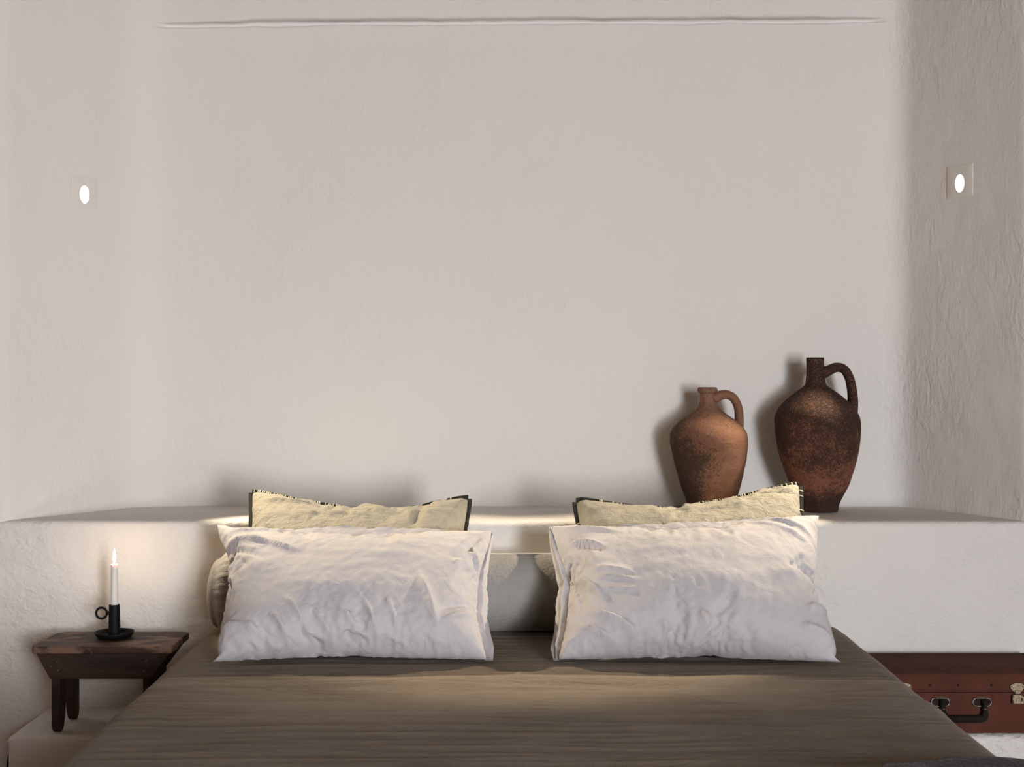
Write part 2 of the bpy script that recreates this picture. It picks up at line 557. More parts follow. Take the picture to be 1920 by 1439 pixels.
def bed_height(X, Y):
    """relief of the made bed: slack folds across it, ridge in front of the pillows"""
    h = 0.006 * fbm(X * 1.6, Y * 3.0, 0.3, 2)
    ridge = -1.135 + 0.035 * noise(X * 2.4, 0 * X + 3.0) + 0.015 * noise(X * 7, 0 * X)
    h = h + 0.011 * np.exp(-((Y - ridge) / 0.035) ** 2) * (0.55 + 0.6 * noise(X * 2.1, 0 * X + 7) + 0.5 * np.exp(-((X - 0.05) / 0.3) ** 2))
    f = noise(X * 1.3 + 0.4 * noise(X * 2, Y * 6), Y * 21.0, 1.0)
    f2 = noise(X * 2.2 + 3, Y * 38.0 + noise(X * 3, Y * 3) * 2, 5.0)
    h = h + 0.0045 * (1 - np.abs(f) * 2.2) + 0.0022 * (1 - np.abs(f2) * 2.0)
    e = np.minimum(X - XL, XR - X)
    return h * smooth(-0.02, 0.10, e)

def bed_section(extra=0.0, zlow=0.06):
    r = 0.05 + extra
    S = []
    for z in np.linspace(zlow, ZB - 0.06, 18): S.append((XL - extra, z, -1))
    for a in np.linspace(0.15, PI / 2, 9): S.append((XL - extra + r - r * math.cos(a), ZB + extra - r + r * math.sin(a), -1 if a < 1.2 else 0))
    for x in np.linspace(XL + 0.056, XR - 0.056, 250): S.append((x, ZB + extra, 0))
    for a in np.linspace(PI / 2, 0.15, 9): S.append((XR + extra - r + r * math.cos(a), ZB + extra - r + r * math.sin(a), 1 if a < 1.2 else 0))
    for z in np.linspace(ZB - 0.06, zlow, 18): S.append((XR + extra, z, 1))
    return np.array(S)

S = bed_section()
ys = np.concatenate([np.linspace(-0.418, -1.9, 290), np.linspace(-1.915, -2.40, 34)])
X = S[:, 0][None] + 0 * ys[:, None]
Z = S[:, 1][None] + 0 * ys[:, None]
Y = ys[:, None] + 0 * X
topw = smooth(ZB - 0.06, ZB - 0.005, Z)
Z = Z + bed_height(X, Y) * topw
lw, rw = side_wobble(Y, True), side_wobble(Y, False)
tl = smooth(XL + 0.25, XL, X); tr = smooth(XR - 0.25, XR, X)
X = X - lw * tl + rw * tr
hang = (1 - topw)
X = X + 0.006 * hang * noise(Y * 7, Z * 2, 2.0) * np.sign(X)
Z = Z - 0.02 * smooth(-0.47, -0.418, Y) * topw          # slips down at the wall
# foot end: turns down and hangs to the floor
rows = [np.stack([X, Y, Z], -1)]
last = rows[0][-1]
foot = []
for k, t in enumerate(np.linspace(0.1, 1.0, 24)):
    P = last.copy()
    a = min(1.0, t * 5) * PI / 2
    P[:, 1] -= 0.04 * math.sin(a)
    P[:, 2] = np.minimum(last[:, 2], last[:, 2] - 0.04 * (1 - math.cos(a)) - np.maximum(0, (last[:, 2] - 0.10)) * max(0, (t - 0.2) / 0.8))
    foot.append(P)
A = np.concatenate([rows[0], np.array(foot)], 0)
tag(obj('bedspread', A.reshape(-1, 3), grid_faces(A.shape[0], A.shape[1], flip=True), M_spread),
    'grey-brown crinkled linen bedspread spread over the whole bed', 'bedspread')

def bed_top(x, y):
    x, y = np.asarray(x, float), np.asarray(y, float)
    return ZB + bed_height(x, y) - 0.02 * smooth(-0.47, -0.418, y)

RB = 0.105                                   # bolster radius, centre line and ends
bc = np.array([0.0, -0.411 - RB - 0.008, ZB + RB - 0.004])
BX0, BX1 = -0.800, 0.786

# ------------------------------------------------------------------ inflated pillows (cloth simulation in flat pose)
def inflate(W, H, nx, ny, pressure, frames, seed, bend):
    rng = random.Random(seed)
    V, F, idx = [], [], {}
    for s in (0, 1):
        for j in range(ny + 1):
            for i in range(nx + 1):
                b = i in (0, nx) or j in (0, ny)
                if s and b:
                    idx[s, i, j] = idx[0, i, j]
                    continue
                idx[s, i, j] = len(V)
                z = 0 if b else (1 if s == 0 else -1) * 0.004 + rng.uniform(-0.0012, 0.0012)
                V.append(((i / nx - 0.5) * W, (j / ny - 0.5) * H, z))
    for s in (0, 1):
        for j in range(ny):
            for i in range(nx):
                q = [idx[s, i, j], idx[s, i + 1, j], idx[s, i + 1, j + 1], idx[s, i, j + 1]]
                F.append(q if s == 0 else q[::-1])
    me = bpy.data.meshes.new('simulation')
    me.from_pydata(V, [], F)
    o = bpy.data.objects.new('simulation', me)
    tmp = bpy.data.scenes.new('simulation')
    tmp.collection.objects.link(o)
    m = o.modifiers.new('cloth', 'CLOTH')
    st = m.settings
    st.quality = 5
    st.mass = 0.15
    st.air_damping = 2
    st.tension_stiffness = st.compression_stiffness = 15
    st.shear_stiffness = 5
    st.bending_stiffness = bend
    st.use_pressure = True
    st.uniform_pressure_force = pressure
    st.effector_weights.gravity = 0
    m.collision_settings.use_collision = False
    m.collision_settings.use_self_collision = False
    m.point_cache.frame_start = 1
    m.point_cache.frame_end = frames
    for f in range(1, frames + 1): tmp.frame_set(f)
    vl = tmp.view_layers[0]
    dg = vl.depsgraph
    dg.update()
    e = o.evaluated_get(dg)
    c = np.empty(len(V) * 3, np.float32)
    e.data.vertices.foreach_get('co', c)
    c = c.reshape(-1, 3).astype(float)
    bpy.data.scenes.remove(tmp)
    bpy.data.objects.remove(o)
    bpy.data.meshes.remove(me)
    G = np.zeros((2, ny + 1, nx + 1), int)
    for (s, i, j), v in idx.items(): G[s, j, i] = v
    return c, F, G

def refine(A):
    """doubles a grid of points with a cubic interpolation"""
    for ax in (0, 1):
        A = np.moveaxis(A, ax, 0)
        P = np.concatenate([2 * A[:1] - A[1:2], A, 2 * A[-1:] - A[-2:-1]])
        mid = (-P[:-3] + 9 * P[1:-2] + 9 * P[2:-1] - P[3:]) / 16
        out = np.zeros((2 * len(A) - 1,) + A.shape[1:])
        out[0::2] = A
        out[1::2] = mid
        A = np.moveaxis(out, 0, ax)
    return A

def two_sided(nx, ny):
    G = np.zeros((2, ny + 1, nx + 1), int)
    G[0] = np.arange((nx + 1) * (ny + 1)).reshape(ny + 1, nx + 1)
    G[1] = G[0]
    G[1, 1:-1, 1:-1] = (nx + 1) * (ny + 1) + np.arange((nx - 1) * (ny - 1)).reshape(ny - 1, nx - 1)
    F = []
    for s in (0, 1):
        for j in range(ny):
            for i in range(nx):
                q = (G[s, j, i], G[s, j, i + 1], G[s, j + 1, i + 1], G[s, j + 1, i])
                F.append(q if s == 0 else q[::-1])
    return F, G

def coons(D):
    """boundary-interpolating patch of a field D[j,i]"""
    ny, nx = D.shape[0] - 1, D.shape[1] - 1
    u = np.linspace(0, 1, nx + 1)[None, :, None]
    v = np.linspace(0, 1, ny + 1)[:, None, None]
    B, T, L, R = D[0][None], D[-1][None], D[:, 0][:, None], D[:, -1][:, None]
    return (1 - v) * B + v * T + (1 - u) * L + u * R - ((1 - u) * (1 - v) * D[0, 0] + u * (1 - v) * D[0, -1] + (1 - u) * v * D[-1, 0] + u * v * D[-1, -1])

def curve1(pts, t):
    """smooth 1-D curve through (t, value) points"""
    pts = np.array(pts, float)
    P = spline([(a, b, 0) for a, b in pts], 400)
    return np.interp(t, P[:, 0], P[:, 1])

def pillow(name, label, mat, W, H, corners, thick, edges, folds, seed, pressure, bend, keep, nx=64, ny=42, frames=26, group=None, creases=0.0, top_bulge=False, off_bolster=False, behind=()):
    """corners BL, BR, TR, TL in the room; thick = (front, back) scale;
    edges: dict of B/T/L/R curves of (t, offset in metres) along the pillow's own up / across axes"""
    c, F, G = inflate(W, H, nx, ny, pressure, frames, seed, bend)
    grids = [refine(c[G[k]]) for k in (0, 1)]
    nx, ny = nx * 2, ny * 2
    F, G = two_sided(nx, ny)
    c = np.zeros((G.max() + 1, 3))
    for k in (1, 0): c[G[k]] = grids[k]
    flat = np.stack(np.broadcast_arrays((np.linspace(0, 1, nx + 1) - 0.5)[None, :] * W, ((np.linspace(0, 1, ny + 1) - 0.5) * H)[:, None]), -1)
    BL, BR, TR, TL = [np.array(p, float) for p in corners]
    across = ((BR - BL) + (TR - TL)); across /= np.linalg.norm(across)
    up = ((TL - BL) + (TR - BR)); up /= np.linalg.norm(up)
    nrm = np.cross(across, up); nrm /= np.linalg.norm(nrm)
    u1 = np.linspace(0, 1, nx + 1); v1 = np.linspace(0, 1, ny + 1)
    target = np.zeros((ny + 1, nx + 1, 2))
    if 'B' in edges: target[0, :, 1] = curve1(edges['B'], u1)
    if 'T' in edges: target[-1, :, 1] = curve1(edges['T'], u1)
    if 'L' in edges: target[:, 0, 0] = curve1(edges['L'], v1)
    if 'R' in edges: target[:, -1, 0] = curve1(edges['R'], v1)
    tgt = coons(target)
    out = np.zeros_like(c)
    # deviations of the seam kept only in part, so the outline follows the given curves
    side = [c[G[s]] for s in (0, 1)]
    border = side[0][..., :2] - flat
    cor = np.zeros_like(border)
    for j, i in ((0, 0), (0, -1), (-1, 0), (-1, -1)): cor[j, i] = border[j, i]
    cor_lin = coons(np.where(np.ones_like(border, bool), 0, 0))
    full = coons(border)
    # straight part spanned by the corners alone
    uu, vv = u1[None, :, None], v1[:, None, None]
    lin = (1 - uu) * (1 - vv) * border[0, 0] + uu * (1 - vv) * border[0, -1] + (1 - uu) * vv * border[-1, 0] + uu * vv * border[-1, -1]
    for s in (0, 1):
        off = side[s][..., :2] - flat
        p = flat + (off - full) + keep * (full - lin) + tgt
        a = p[..., 0] / W + 0.5
        b = p[..., 1] / H + 0.5
        z = side[s][..., 2] * thick[s]
        A0, B0 = a * 2 - 1, b * 2 - 1
        if s == 0:
            if top_bulge:
                zm = z.max()
                kb = smooth(-0.2, 0.6, B0)
                z = (1 - kb) * z + kb * zm * 0.9 * np.clip(z / zm, 0, 1) ** 0.75
            if not top_bulge:
                zm = z.max()
                kb = smooth(-0.25, -0.75, B0)
                z = (1 - kb) * z + kb * zm * 0.95 * np.clip(z / zm, 0, 1) ** 0.62
            ins = np.clip(1 - np.abs(A0), 0, 1) * np.clip(1 - np.abs(B0), 0, 1)
            z = z * (1 + 0.22 * (-B0) * (1 - A0 ** 2))
            for (ax, ay, bx, by, wd, amp) in folds:
                d = np.array([bx - ax, (by - ay) * H / W]); L = np.linalg.norm(d); d /= L
                qx, qy = A0 - ax, (B0 - ay) * H / W
                t = (qx * d[0] + qy * d[1]) / L
                s_ = -qx * d[1] + qy * d[0]
                bend_ = 0.25 * L * (t - 0.5) ** 2
                g = np.exp(-np.abs((s_ + bend_ * 0.5) / (wd * 0.85)) ** 1.6) * smooth(-0.05, 0.3, t) * (1 - smooth(0.6, 1.1, t))
                z = z + 1.35 * amp * g * smooth(0.0, 0.08, 1 - np.maximum(np.abs(A0), np.abs(B0)))
        P = (1 - a)[..., None] * (1 - b)[..., None] * BL + a[..., None] * (1 - b)[..., None] * BR + a[..., None] * b[..., None] * TR + (1 - a)[..., None] * b[..., None] * TL
        P = P + nrm * z[..., None]
        if creases and s == 0:
            P = P + nrm * (creases * fbm(A0 * 4 + seed, B0 * 5, 2.0, 3) * smooth(0, 0.12, 1 - np.maximum(np.abs(A0), np.abs(B0))))[..., None]
        out[G[s]] = P
    if off_bolster:                                          # lean on the bolster and the ledge, not through them
        v = out[:, 1:] - bc[None, 1:]
        rad = np.linalg.norm(v, axis=1)
        hit = (rad < RB + 0.012) & (out[:, 0] > BX0 - 0.01) & (out[:, 0] < BX1 + 0.01)
        dirn = v - np.array([0.04, 0.04])
        dirn /= np.linalg.norm(dirn, axis=1)[:, None]
        out[hit, 1:] = bc[None, 1:] + (v / rad[:, None])[hit] * (RB + 0.012)
    for tree in behind:                                      # pressed against the pillow behind
        gaps = []
        for s in (1, 0):
            gp = np.zeros(G[s].shape)
            for j in range(G.shape[1]):
                for i in range(G.shape[2]):
                    v = G[s, j, i]
                    hitp = tree.ray_cast(Vector(out[v] + nrm * 0.4), Vector(-nrm), 0.8)[0]
                    if hitp is not None: gp[j, i] = max(0.0, float((np.array(hitp) - out[v]) @ nrm) + (0.005 if s else 0.010))
            P = np.pad(gp, 1, mode='edge')
            gaps.append((s, np.max([P[1 + dj:P.shape[0] - 1 + dj, 1 + di:P.shape[1] - 1 + di] for dj in (-1, 0, 1) for di in (-1, 0, 1)], axis=0)))
        push = np.zeros(len(out))
        for s, gp in gaps: push[G[s].ravel()] = np.maximum(push[G[s].ravel()], gp.ravel())
        out += nrm[None] * push[:, None]
    # settle on the bedspread
    floor_z = bed_top(out[:, 0], out[:, 1]) + 0.003
    under = out[:, 2] < floor_z + 0.02
    k = floor_z + 0.02 * np.exp((out[:, 2] - floor_z - 0.02) / 0.02)
    out[:, 2] = np.where(under, np.maximum(k, floor_z), out[:, 2])
    loc = np.array([(BL[0] + BR[0]) / 2, (BL[1] + BR[1]) / 2, ZB])
    root = empty(name, loc, label, 'pillow', group)
    obj('pillowcase' if 'white' in name else 'cover', out, F, mat, root)
    return root, out, G, across, up, nrm

def edge_strip(pts, outw, nrm, wid, thk, seed=0.0, wave=0.0, lift=None):
    """thin band sewn along a seam: pts on the seam, growing outwards"""
    pts = np.asarray(pts); n = len(pts)
    t = np.linspace(0, 1, n)
    wv = wave * noise(t * 6 + seed, 0 * t + 0.3)
    lf = (0 if lift is None else lift)
    rows = []
    for k, (f, h) in enumerate([(-0.15, 1), (0.35, 1), (0.75, 1), (1.0, 0.6), (1.0, -0.6), (0.75, -1), (0.35, -1), (-0.15, -1)]):
        rows.append(pts + outw * (wid * f)[:, None] + nrm[None] * (thk * h + (wv + lf) * max(f, 0) ** 1.3)[:, None])
    A = np.array(rows)
    F = grid_faces(len(rows), n) + [tuple(((len(rows) - 1) * n + i, (len(rows) - 1) * n + i + 1, i + 1, i)) for i in range(n - 1)]
    F.append(tuple(k * n for k in range(len(rows)))[::-1]); F.append(tuple(k * n + n - 1 for k in range(len(rows))))
    return A.reshape(-1, 3), F

def rest(V, gap=0.004):
    V = np.array(V)
    V[:, 2] = np.maximum(V[:, 2], bed_top(V[:, 0], V[:, 1]) + gap)
    return V

def F_of(G):
    return two_sided(G.shape[2] - 1, G.shape[1] - 1)[0]

trees = []
# --- grey linen pillows at the back (dark edging, cream stitches)
def grey_pillow(label, corners, edges, seed, folds, stitched_side):
    root, out, G, ac, up, nr = pillow('linen_pillow', label, M_linen, 0.62, 0.50, corners, (0.75, 0.42), edges, folds, seed, 5.0, 0.25, 0.25,
                                      nx=60, ny=44, frames=22, group='grey linen pillows leaning on the ledge', creases=0.006, top_bulge=True, off_bolster=True)
    trees.append(BVHTree.FromPolygons([Vector(v) for v in out], [tuple(int(i) for i in q) for q in F_of(G)]))
    g = G[0]
    bands = []
    st = []
    for key, ids, inner, wd in (('T', g[-1], g[-2], 0.011), ('L', g[:, 0], g[:, 1], 0.010), ('R', g[:, -1], g[:, -2], 0.010)):
        P = out[ids]
        o_ = P - out[inner]
        o_ = o_ - nr * (o_ @ nr)[:, None]
        o_ /= np.linalg.norm(o_, axis=1)[:, None] + 1e-9
        o_ = o_ * 0.3 + 0.7 * {'T': up * 0.6 + nr * 0.5, 'L': -ac, 'R': ac}[key]
        o_ /= np.linalg.norm(o_, axis=1)[:, None]
        wid = np.full(len(P), wd)
        Q = np.array([np.interp(np.linspace(0, len(P) - 1, 2 * len(P)), range(len(P)), P[:, k]) for k in range(3)]).T
        O = np.array([np.interp(np.linspace(0, len(P) - 1, 2 * len(P)), range(len(P)), o_[:, k]) for k in range(3)]).T
        W_ = np.full(len(Q), wd)
        bands.append(edge_strip(Q, O, nr, W_, 0.0022, seed, 0.003))
        rng = random.Random(seed * 31 + len(P))
        L = len(Q)
        k = 2
        while k < L - 2:
            dens = 0.85 if key == 'T' and ((k / L < 0.55) == (stitched_side == 'L')) else 0.18  # stitches sit denser on this side's half of the top edge
            if key != 'T': dens = 0.4 if (k / L > 0.9 and (key == stitched_side)) else 0.04
            if rng.random() < dens:
                c0 = Q[k]; o0 = O[k]; tv = Q[min(k + 1, L - 1)] - Q[k - 1]; tv /= np.linalg.norm(tv) + 1e-9
                hw = rng.uniform(0.0012, 0.0026)
                path = [c0 - o0 * 0.006 + nr * 0.002, c0 + o0 * 0.001 + nr * 0.0042, c0 + o0 * (wd * 0.6) + nr * 0.0036, c0 + o0 * (wd * 1.02) + nr * 0.0006]
                st.append(tube(spline(path, 5), hw, 5, 0.5, up=tuple(nr)))
            k += rng.choice((2, 2, 3, 4))
    V, F = join(bands)
    tag(obj('edging', V, F, M_trim, root), 'dark fabric edging')
    V, F = join(st)
    tag(obj('stitching', V, F, M_stitch, root), 'cream edge stitches', kind='stuff')
    return root

YB_, YT_ = -0.83, -0.487
grey_pillow('grey linen pillow with dark edging, leaning on ledge behind left white pillow',
            [(-0.700, YB_, ZB + 0.006), (-0.105, YB_, ZB + 0.006), (-0.117, YT_, ZC - 0.352), (-0.694, YT_, ZC - 0.336)],
            {'T': [(0, 0), (0.08, -0.004), (0.3, -0.020), (0.66, -0.034), (0.85, -0.013), (0.95, -0.003), (1, 0)], 'L': [(0, 0), (0.5, 0.012), (0.8, 0.008), (1, 0)], 'R': [(0, 0), (0.5, -0.01), (1, 0)]},
            11, [(-0.9, 0.8, -0.3, 0.72, 0.03, 0.006), (0.5, 0.3, 0.62, 0.95, 0.05, -0.012), (-0.6, 0.55, 0.3, 0.5, 0.03, 0.004)], 'L')
grey_pillow('grey linen pillow with dark edging, leaning on ledge in front of the jugs',
            [(0.165, YB_, ZB + 0.006), (0.775, YB_, ZB + 0.006), (0.767, YT_, ZC - 0.316), (0.171, YT_, ZC - 0.360)],
            {'T': [(0, 0), (0.05, 0.0), (0.28, -0.026), (0.6, -0.022), (0.85, -0.006), (0.96, 0.0), (1, 0)], 'L': [(0, 0), (0.5, 0.01), (1, 0)], 'R': [(0, 0), (0.5, -0.012), (1, 0)]},
            12, [(0.55, 0.83, 0.95, 0.80, 0.025, -0.008), (0.5, 0.93, 0.9, 0.9, 0.02, 0.006), (-0.2, 0.5, 0.5, 0.66, 0.03, 0.005)], 'R')

# --- white pillows in front, open ends facing each other
def white_pillow(label, corners, edges, seed, folds, hem_side, hem_w):
    root, out, G, ac, up, nr = pillow('white_pillow', label, M_white, 0.72, 0.46, corners, (0.80, 0.45), edges, folds, seed, 5.0, 0.25, 0.35,
                                      nx=72, ny=46, frames=24, group='white pillows at the front', creases=0.004, behind=trees)
    g = G[0]
    ids = g[:, -1] if hem_side == 'R' else g[:, 0]
    P = out[ids]
    d = ac if hem_side == 'R' else -ac
    P = P[1:-1] - d * 0.002
    n = len(P)
    t = np.linspace(0, 1, n)
    O = np.repeat(d[None], n, 0)
    wid = np.interp(t, [p[0] for p in hem_w], [p[1] for p in hem_w])
    front = edge_strip(P, O, nr, wid * 0.62, 0.0012, seed, 0.012, 0.004 * np.ones(n))
    rear = edge_strip(P - nr * 0.004, O, nr, wid, 0.0012, seed + 3, 0.006, -0.012 * np.sin(PI * t) - 0.002)
    tag(obj('hem_flap', rest(front[0]), front[1], M_white, root), None)
    tag(obj('hem_flap', rest(rear[0]), rear[1], M_white, root), None)
    return root

YW, YWT = -0.985, -0.642
lf = [  # folds of the left pillow: a0, b0, a1, b1 (in -1..1), width, height
    (-0.78, 0.55, -0.35, 0.18, 0.028, 0.010), (-0.95, 0.62, -0.55, 0.45, 0.03, 0.010), (-0.93, 0.80, -0.40, 0.62, 0.025, 0.008), (-0.9, 0.5, -0.6, 0.12, 0.025, -0.010),
    (-0.55, -0.62, -0.38, -0.96, 0.022, 0.011), (-0.45, -0.45, -0.24, -0.90, 0.02, 0.008), (-0.28, -0.55, -0.06, -0.95, 0.022, 0.010), (-0.05, -0.62, 0.16, -0.95, 0.022, 0.011),
    (0.08, -0.45, 0.24, -0.90, 0.018, 0.008), (0.28, -0.5, 0.38, -0.9, 0.02, 0.008), (0.50, -0.1, 0.66, -0.85, 0.028, 0.010), (-0.75, -0.7, -0.5, -0.95, 0.025, 0.010),
    (-0.92, -0.65, -0.65, -0.8, 0.02, 0.008), (0.62, -0.6, 0.95, -0.35, 0.025, -0.008), (0.66, -0.72, 0.96, -0.52, 0.022, 0.008), (0.85, 0.6, 0.98, 0.0, 0.03, 0.010), (0.72, 0.1, 0.92, 0.25, 0.025, 0.006),
    (0.80, 0.35, 0.93, 0.85, 0.025, -0.008)]
white_pillow('plump white cotton pillow, left of the two at the front of the bed',
             [(-0.698, YW, ZB + 0.006), (-0.058, YW + 0.01, ZB + 0.012), (-0.049, YWT, ZC - 0.420), (-0.755, YWT, ZC - 0.402)],
             {'L': [(0, 0), (0.04, 0.022), (0.10, 0.014), (0.3, 0.018), (0.55, 0.020), (0.74, 0.022), (0.88, 0.006), (1, 0)], 'R': [(0, 0), (0.25, -0.014), (0.6, -0.012), (0.85, -0.004), (1, 0)],
              'T': [(0, 0), (0.1, -0.012), (0.3, -0.019), (0.7, -0.008), (1, 0)], 'B': [(0, 0), (0.05, 0.004), (0.5, -0.006), (1, 0)]},
             21, lf, 'R', [(0, 0.016), (0.12, 0.030), (0.5, 0.028), (0.8, 0.012), (1, 0.004)])
rf = [
    (-0.93, 0.85, -0.45, 0.55, 0.025, 0.008), (-0.88, 0.55, -0.62, 0.30, 0.022, 0.012), (-0.86, 0.5, -0.60, 0.2, 0.02, -0.010), (-0.9, 0.15, -0.62, -0.55, 0.03, 0.014), (-0.86, 0.3, -0.78, -0.6, 0.022, -0.012),
    (-0.75, 0.0, -0.42, -0.18, 0.022, 0.007), (-0.72, -0.15, -0.40, -0.28, 0.02, 0.007), (-0.70, -0.32, -0.42, -0.40, 0.02, 0.007), (-0.80, -0.55, -0.35, -0.92, 0.025, 0.011), (-0.85, -0.72, -0.55, -0.95, 0.022, 0.010),
    (-0.30, -0.72, -0.10, -0.95, 0.025, 0.008), (0.0, -0.65, 0.12, -0.93, 0.03, 0.008), (0.55, 0.85, 0.95, 0.55, 0.03, 0.009), (0.40, 0.80, 0.92, 0.40, 0.03, 0.006), (0.75, -0.55, 0.98, -0.45, 0.03, 0.012),
    (0.70, -0.75, 0.96, -0.82, 0.025, 0.010), (0.5, -0.2, 0.9, -0.05, 0.05, 0.005), (0.2, -0.85, 0.6, -0.92, 0.025, 0.006)]
white_pillow('plump white cotton pillow, right of the two at the front, below the jugs',
             [(0.106, YW + 0.01, ZB + 0.012), (0.765, YW, ZB + 0.006), (0.786, YWT, ZC - 0.379), (0.094, YWT, ZC - 0.407)],
             {'L': [(0, 0), (0.25, 0.018), (0.6, 0.020), (0.85, 0.008), (1, 0)], 'R': [(0, 0), (0.04, -0.016), (0.10, -0.006), (0.3, -0.012), (0.45, -0.030), (0.6, -0.016), (0.85, -0.006), (0.95, -0.002), (1, 0)],
              'T': [(0, 0), (0.3, -0.006), (0.6, -0.010), (0.9, 0.002), (1, 0)], 'B': [(0, 0), (0.5, -0.006), (0.96, 0.0), (1, 0.0)]},
             22, rf, 'L', [(0, 0.012), (0.1, 0.030), (0.5, 0.032), (0.85, 0.016), (1, 0.004)])

# ------------------------------------------------------------------ bolster
root = empty('bolster', (0, bc[1], ZB), 'long linen bolster cushion lying along the wall behind the pillows', 'cushion')
n = 72
ang = np.linspace(0, 2 * PI, n, endpoint=False)
def bolster_rows(stations):
    rows = []
    for x, r, pl_ in stations:
        rr = r * (1 + 0.012 * fbm(x * 3 + 0 * ang, np.cos(ang), np.sin(ang), 2)) + pl_ * np.abs(np.sin(ang * 14)) ** 0.7
        rr = np.where(np.sin(ang) < -0.55, np.minimum(rr, RB), rr)
        rows.append(np.stack([x + 0 * ang, bc[1] + rr * np.cos(ang), np.maximum(bc[2] + rr * np.sin(ang), bed_top(x + 0 * ang, bc[1] + rr * np.cos(ang)) + 0.004)], -1))
    return np.array(rows)
xsb = np.linspace(BX0 + 0.075, BX1 - 0.075, 60)
A = bolster_rows([(x, RB * (0.985 + 0.015 * math.cos((x + 0.02) * 3)), 0) for x in xsb])
obj('cover', A.reshape(-1, 3), grid_faces(len(A), n, close=True), M_bolster, root)
for s in (-1, 1):
    xe = BX0 if s < 0 else BX1
    st = [(xe - s * (0.076 - 0.052 * t), RB * (1.0 - 0.16 * t ** 1.6), 0.010 * math.sin(PI * min(1, t * 1.15)) + 0.002) for t in np.linspace(0, 1, 9)]
    A = bolster_rows(st)
    tag(obj('pleated_band', A.reshape(-1, 3), grid_faces(len(A), n, close=True, flip=(s > 0)), M_bolster, root), None)
    st = [(xe - s * (0.025 * math.cos(a) if True else 0), RB * 0.86 * math.cos(a) ** 0.8 if a < PI / 2 else 0.0, 0) for a in np.linspace(0, PI / 2 * 0.999, 10)]
    st = [(xe - s * 0.026 * (1 - math.sin(a)), max(0.0005, RB * 0.86 * math.cos(a) ** 0.75), 0) for a in np.linspace(0, PI / 2 * 0.999, 12)]
    A = bolster_rows(st)
    obj('end_cap', A.reshape(-1, 3), grid_faces(len(A), n, close=True, flip=(s > 0)), M_bolster, root)

# ------------------------------------------------------------------ clay jugs
def clay(name, base, light, dark, speck_amt, stain):
    M = Mat(name, 0.88, 0.18)
    big = M.noise(7, 3, 0.6)
    col = M.mix(M.val(big, 0.35, 0.65), base, light)
    sp = M.math('ADD', M.math('MULTIPLY', M.noise(400, 4, 0.75), 0.65), M.math('MULTIPLY', M.noise(120, 4, 0.7), 0.35))
    patch = M.noise(13, 5, 0.7)
    sx = M.new('SeparateXYZ'); M.link(M.tc, sx.inputs[0])
    zz = sx.outputs[2]; xx = sx.outputs[0]
    if stain == 'left':
        reg = M.math('MULTIPLY', M.val(xx, 0.02, -0.085, 0, 1), M.val(zz, 0.26, 0.14, 0.25, 1))
    else:
        reg = M.math('MAXIMUM', M.val(zz, 0.10, 0.27, 0.25, 0.80), M.val(zz, 0.09, 0.03, 0, 0.8))
    k = M.math('ADD', M.math('MULTIPLY', reg, 0.26), M.math('MULTIPLY', M.math('SUBTRACT', patch, 0.5), 0.45))
    thr = M.math('ADD', sp, k)
    col = M.mix(M.val(thr, 0.58 - speck_amt, 0.68 - speck_amt, 0, 0.92), col, dark)
    dust = M.math('MULTIPLY', M.val(M.noise(260, 3, 0.7), 0.56, 0.66), M.val(zz, 0.2, 0.3, 0.08, 0.55))
    col = M.mix(dust, col, tuple(x * 1.5 + 0.03 for x in light))
    M.color(col)
    M.bump(M.noise(120, 5, 0.65), 0.0018)
    M.bump(M.noise(45, 4, 0.6, (0.3, 0.3, 1)), 0.002)
    return M.m
M_clay1 = clay('clay_orange_brown', (0.150, 0.070, 0.042), (0.225, 0.116, 0.070), (0.030, 0.018, 0.012), 0.02, 'left')
M_clay2 = clay('clay_dark_red', (0.160, 0.062, 0.038), (0.225, 0.090, 0.053), (0.022, 0.014, 0.010), 0.04, 'top')

def jug(label, base, prof, handle, hr, mat, lean, seed, neck_z):
    root = empty('clay_jug', base, label, 'jug')
    pp = np.array(prof, float)
    outer = spline([(r, z, 0) for r, z in pp], 90)[:, :2]
    V, F = lathe(np.concatenate([[(0.0005, 0.0008)], outer]), 72, dent=0.004, seed=seed)
    def place(V):
        V = np.array(V, float)
        V[:, 0] += -math.tan(lean) * V[:, 2]
        return V + np.array(base)
    obj('body', place(V), F, mat, root)
    rimr, z1 = pp[-1]
    inner = [(rimr, z1), (rimr - 0.004, z1 - 0.001), (rimr - 0.007, z1 - 0.008), (rimr - 0.008, neck_z), (0.0005, neck_z - 0.005)]
    V, F = lathe(inner, 72)
    obj('mouth', place(V), F, mat, root)
    hp = spline([(x, 0.0, z) for x, z in handle], 40)
    rad = hr * (1 + 0.35 * np.abs(np.linspace(-1, 1, 40)) ** 3)
    V, F = tube(hp, rad, 14, 1.35)
    obj('handle', place(V), F, mat, root)
    return root

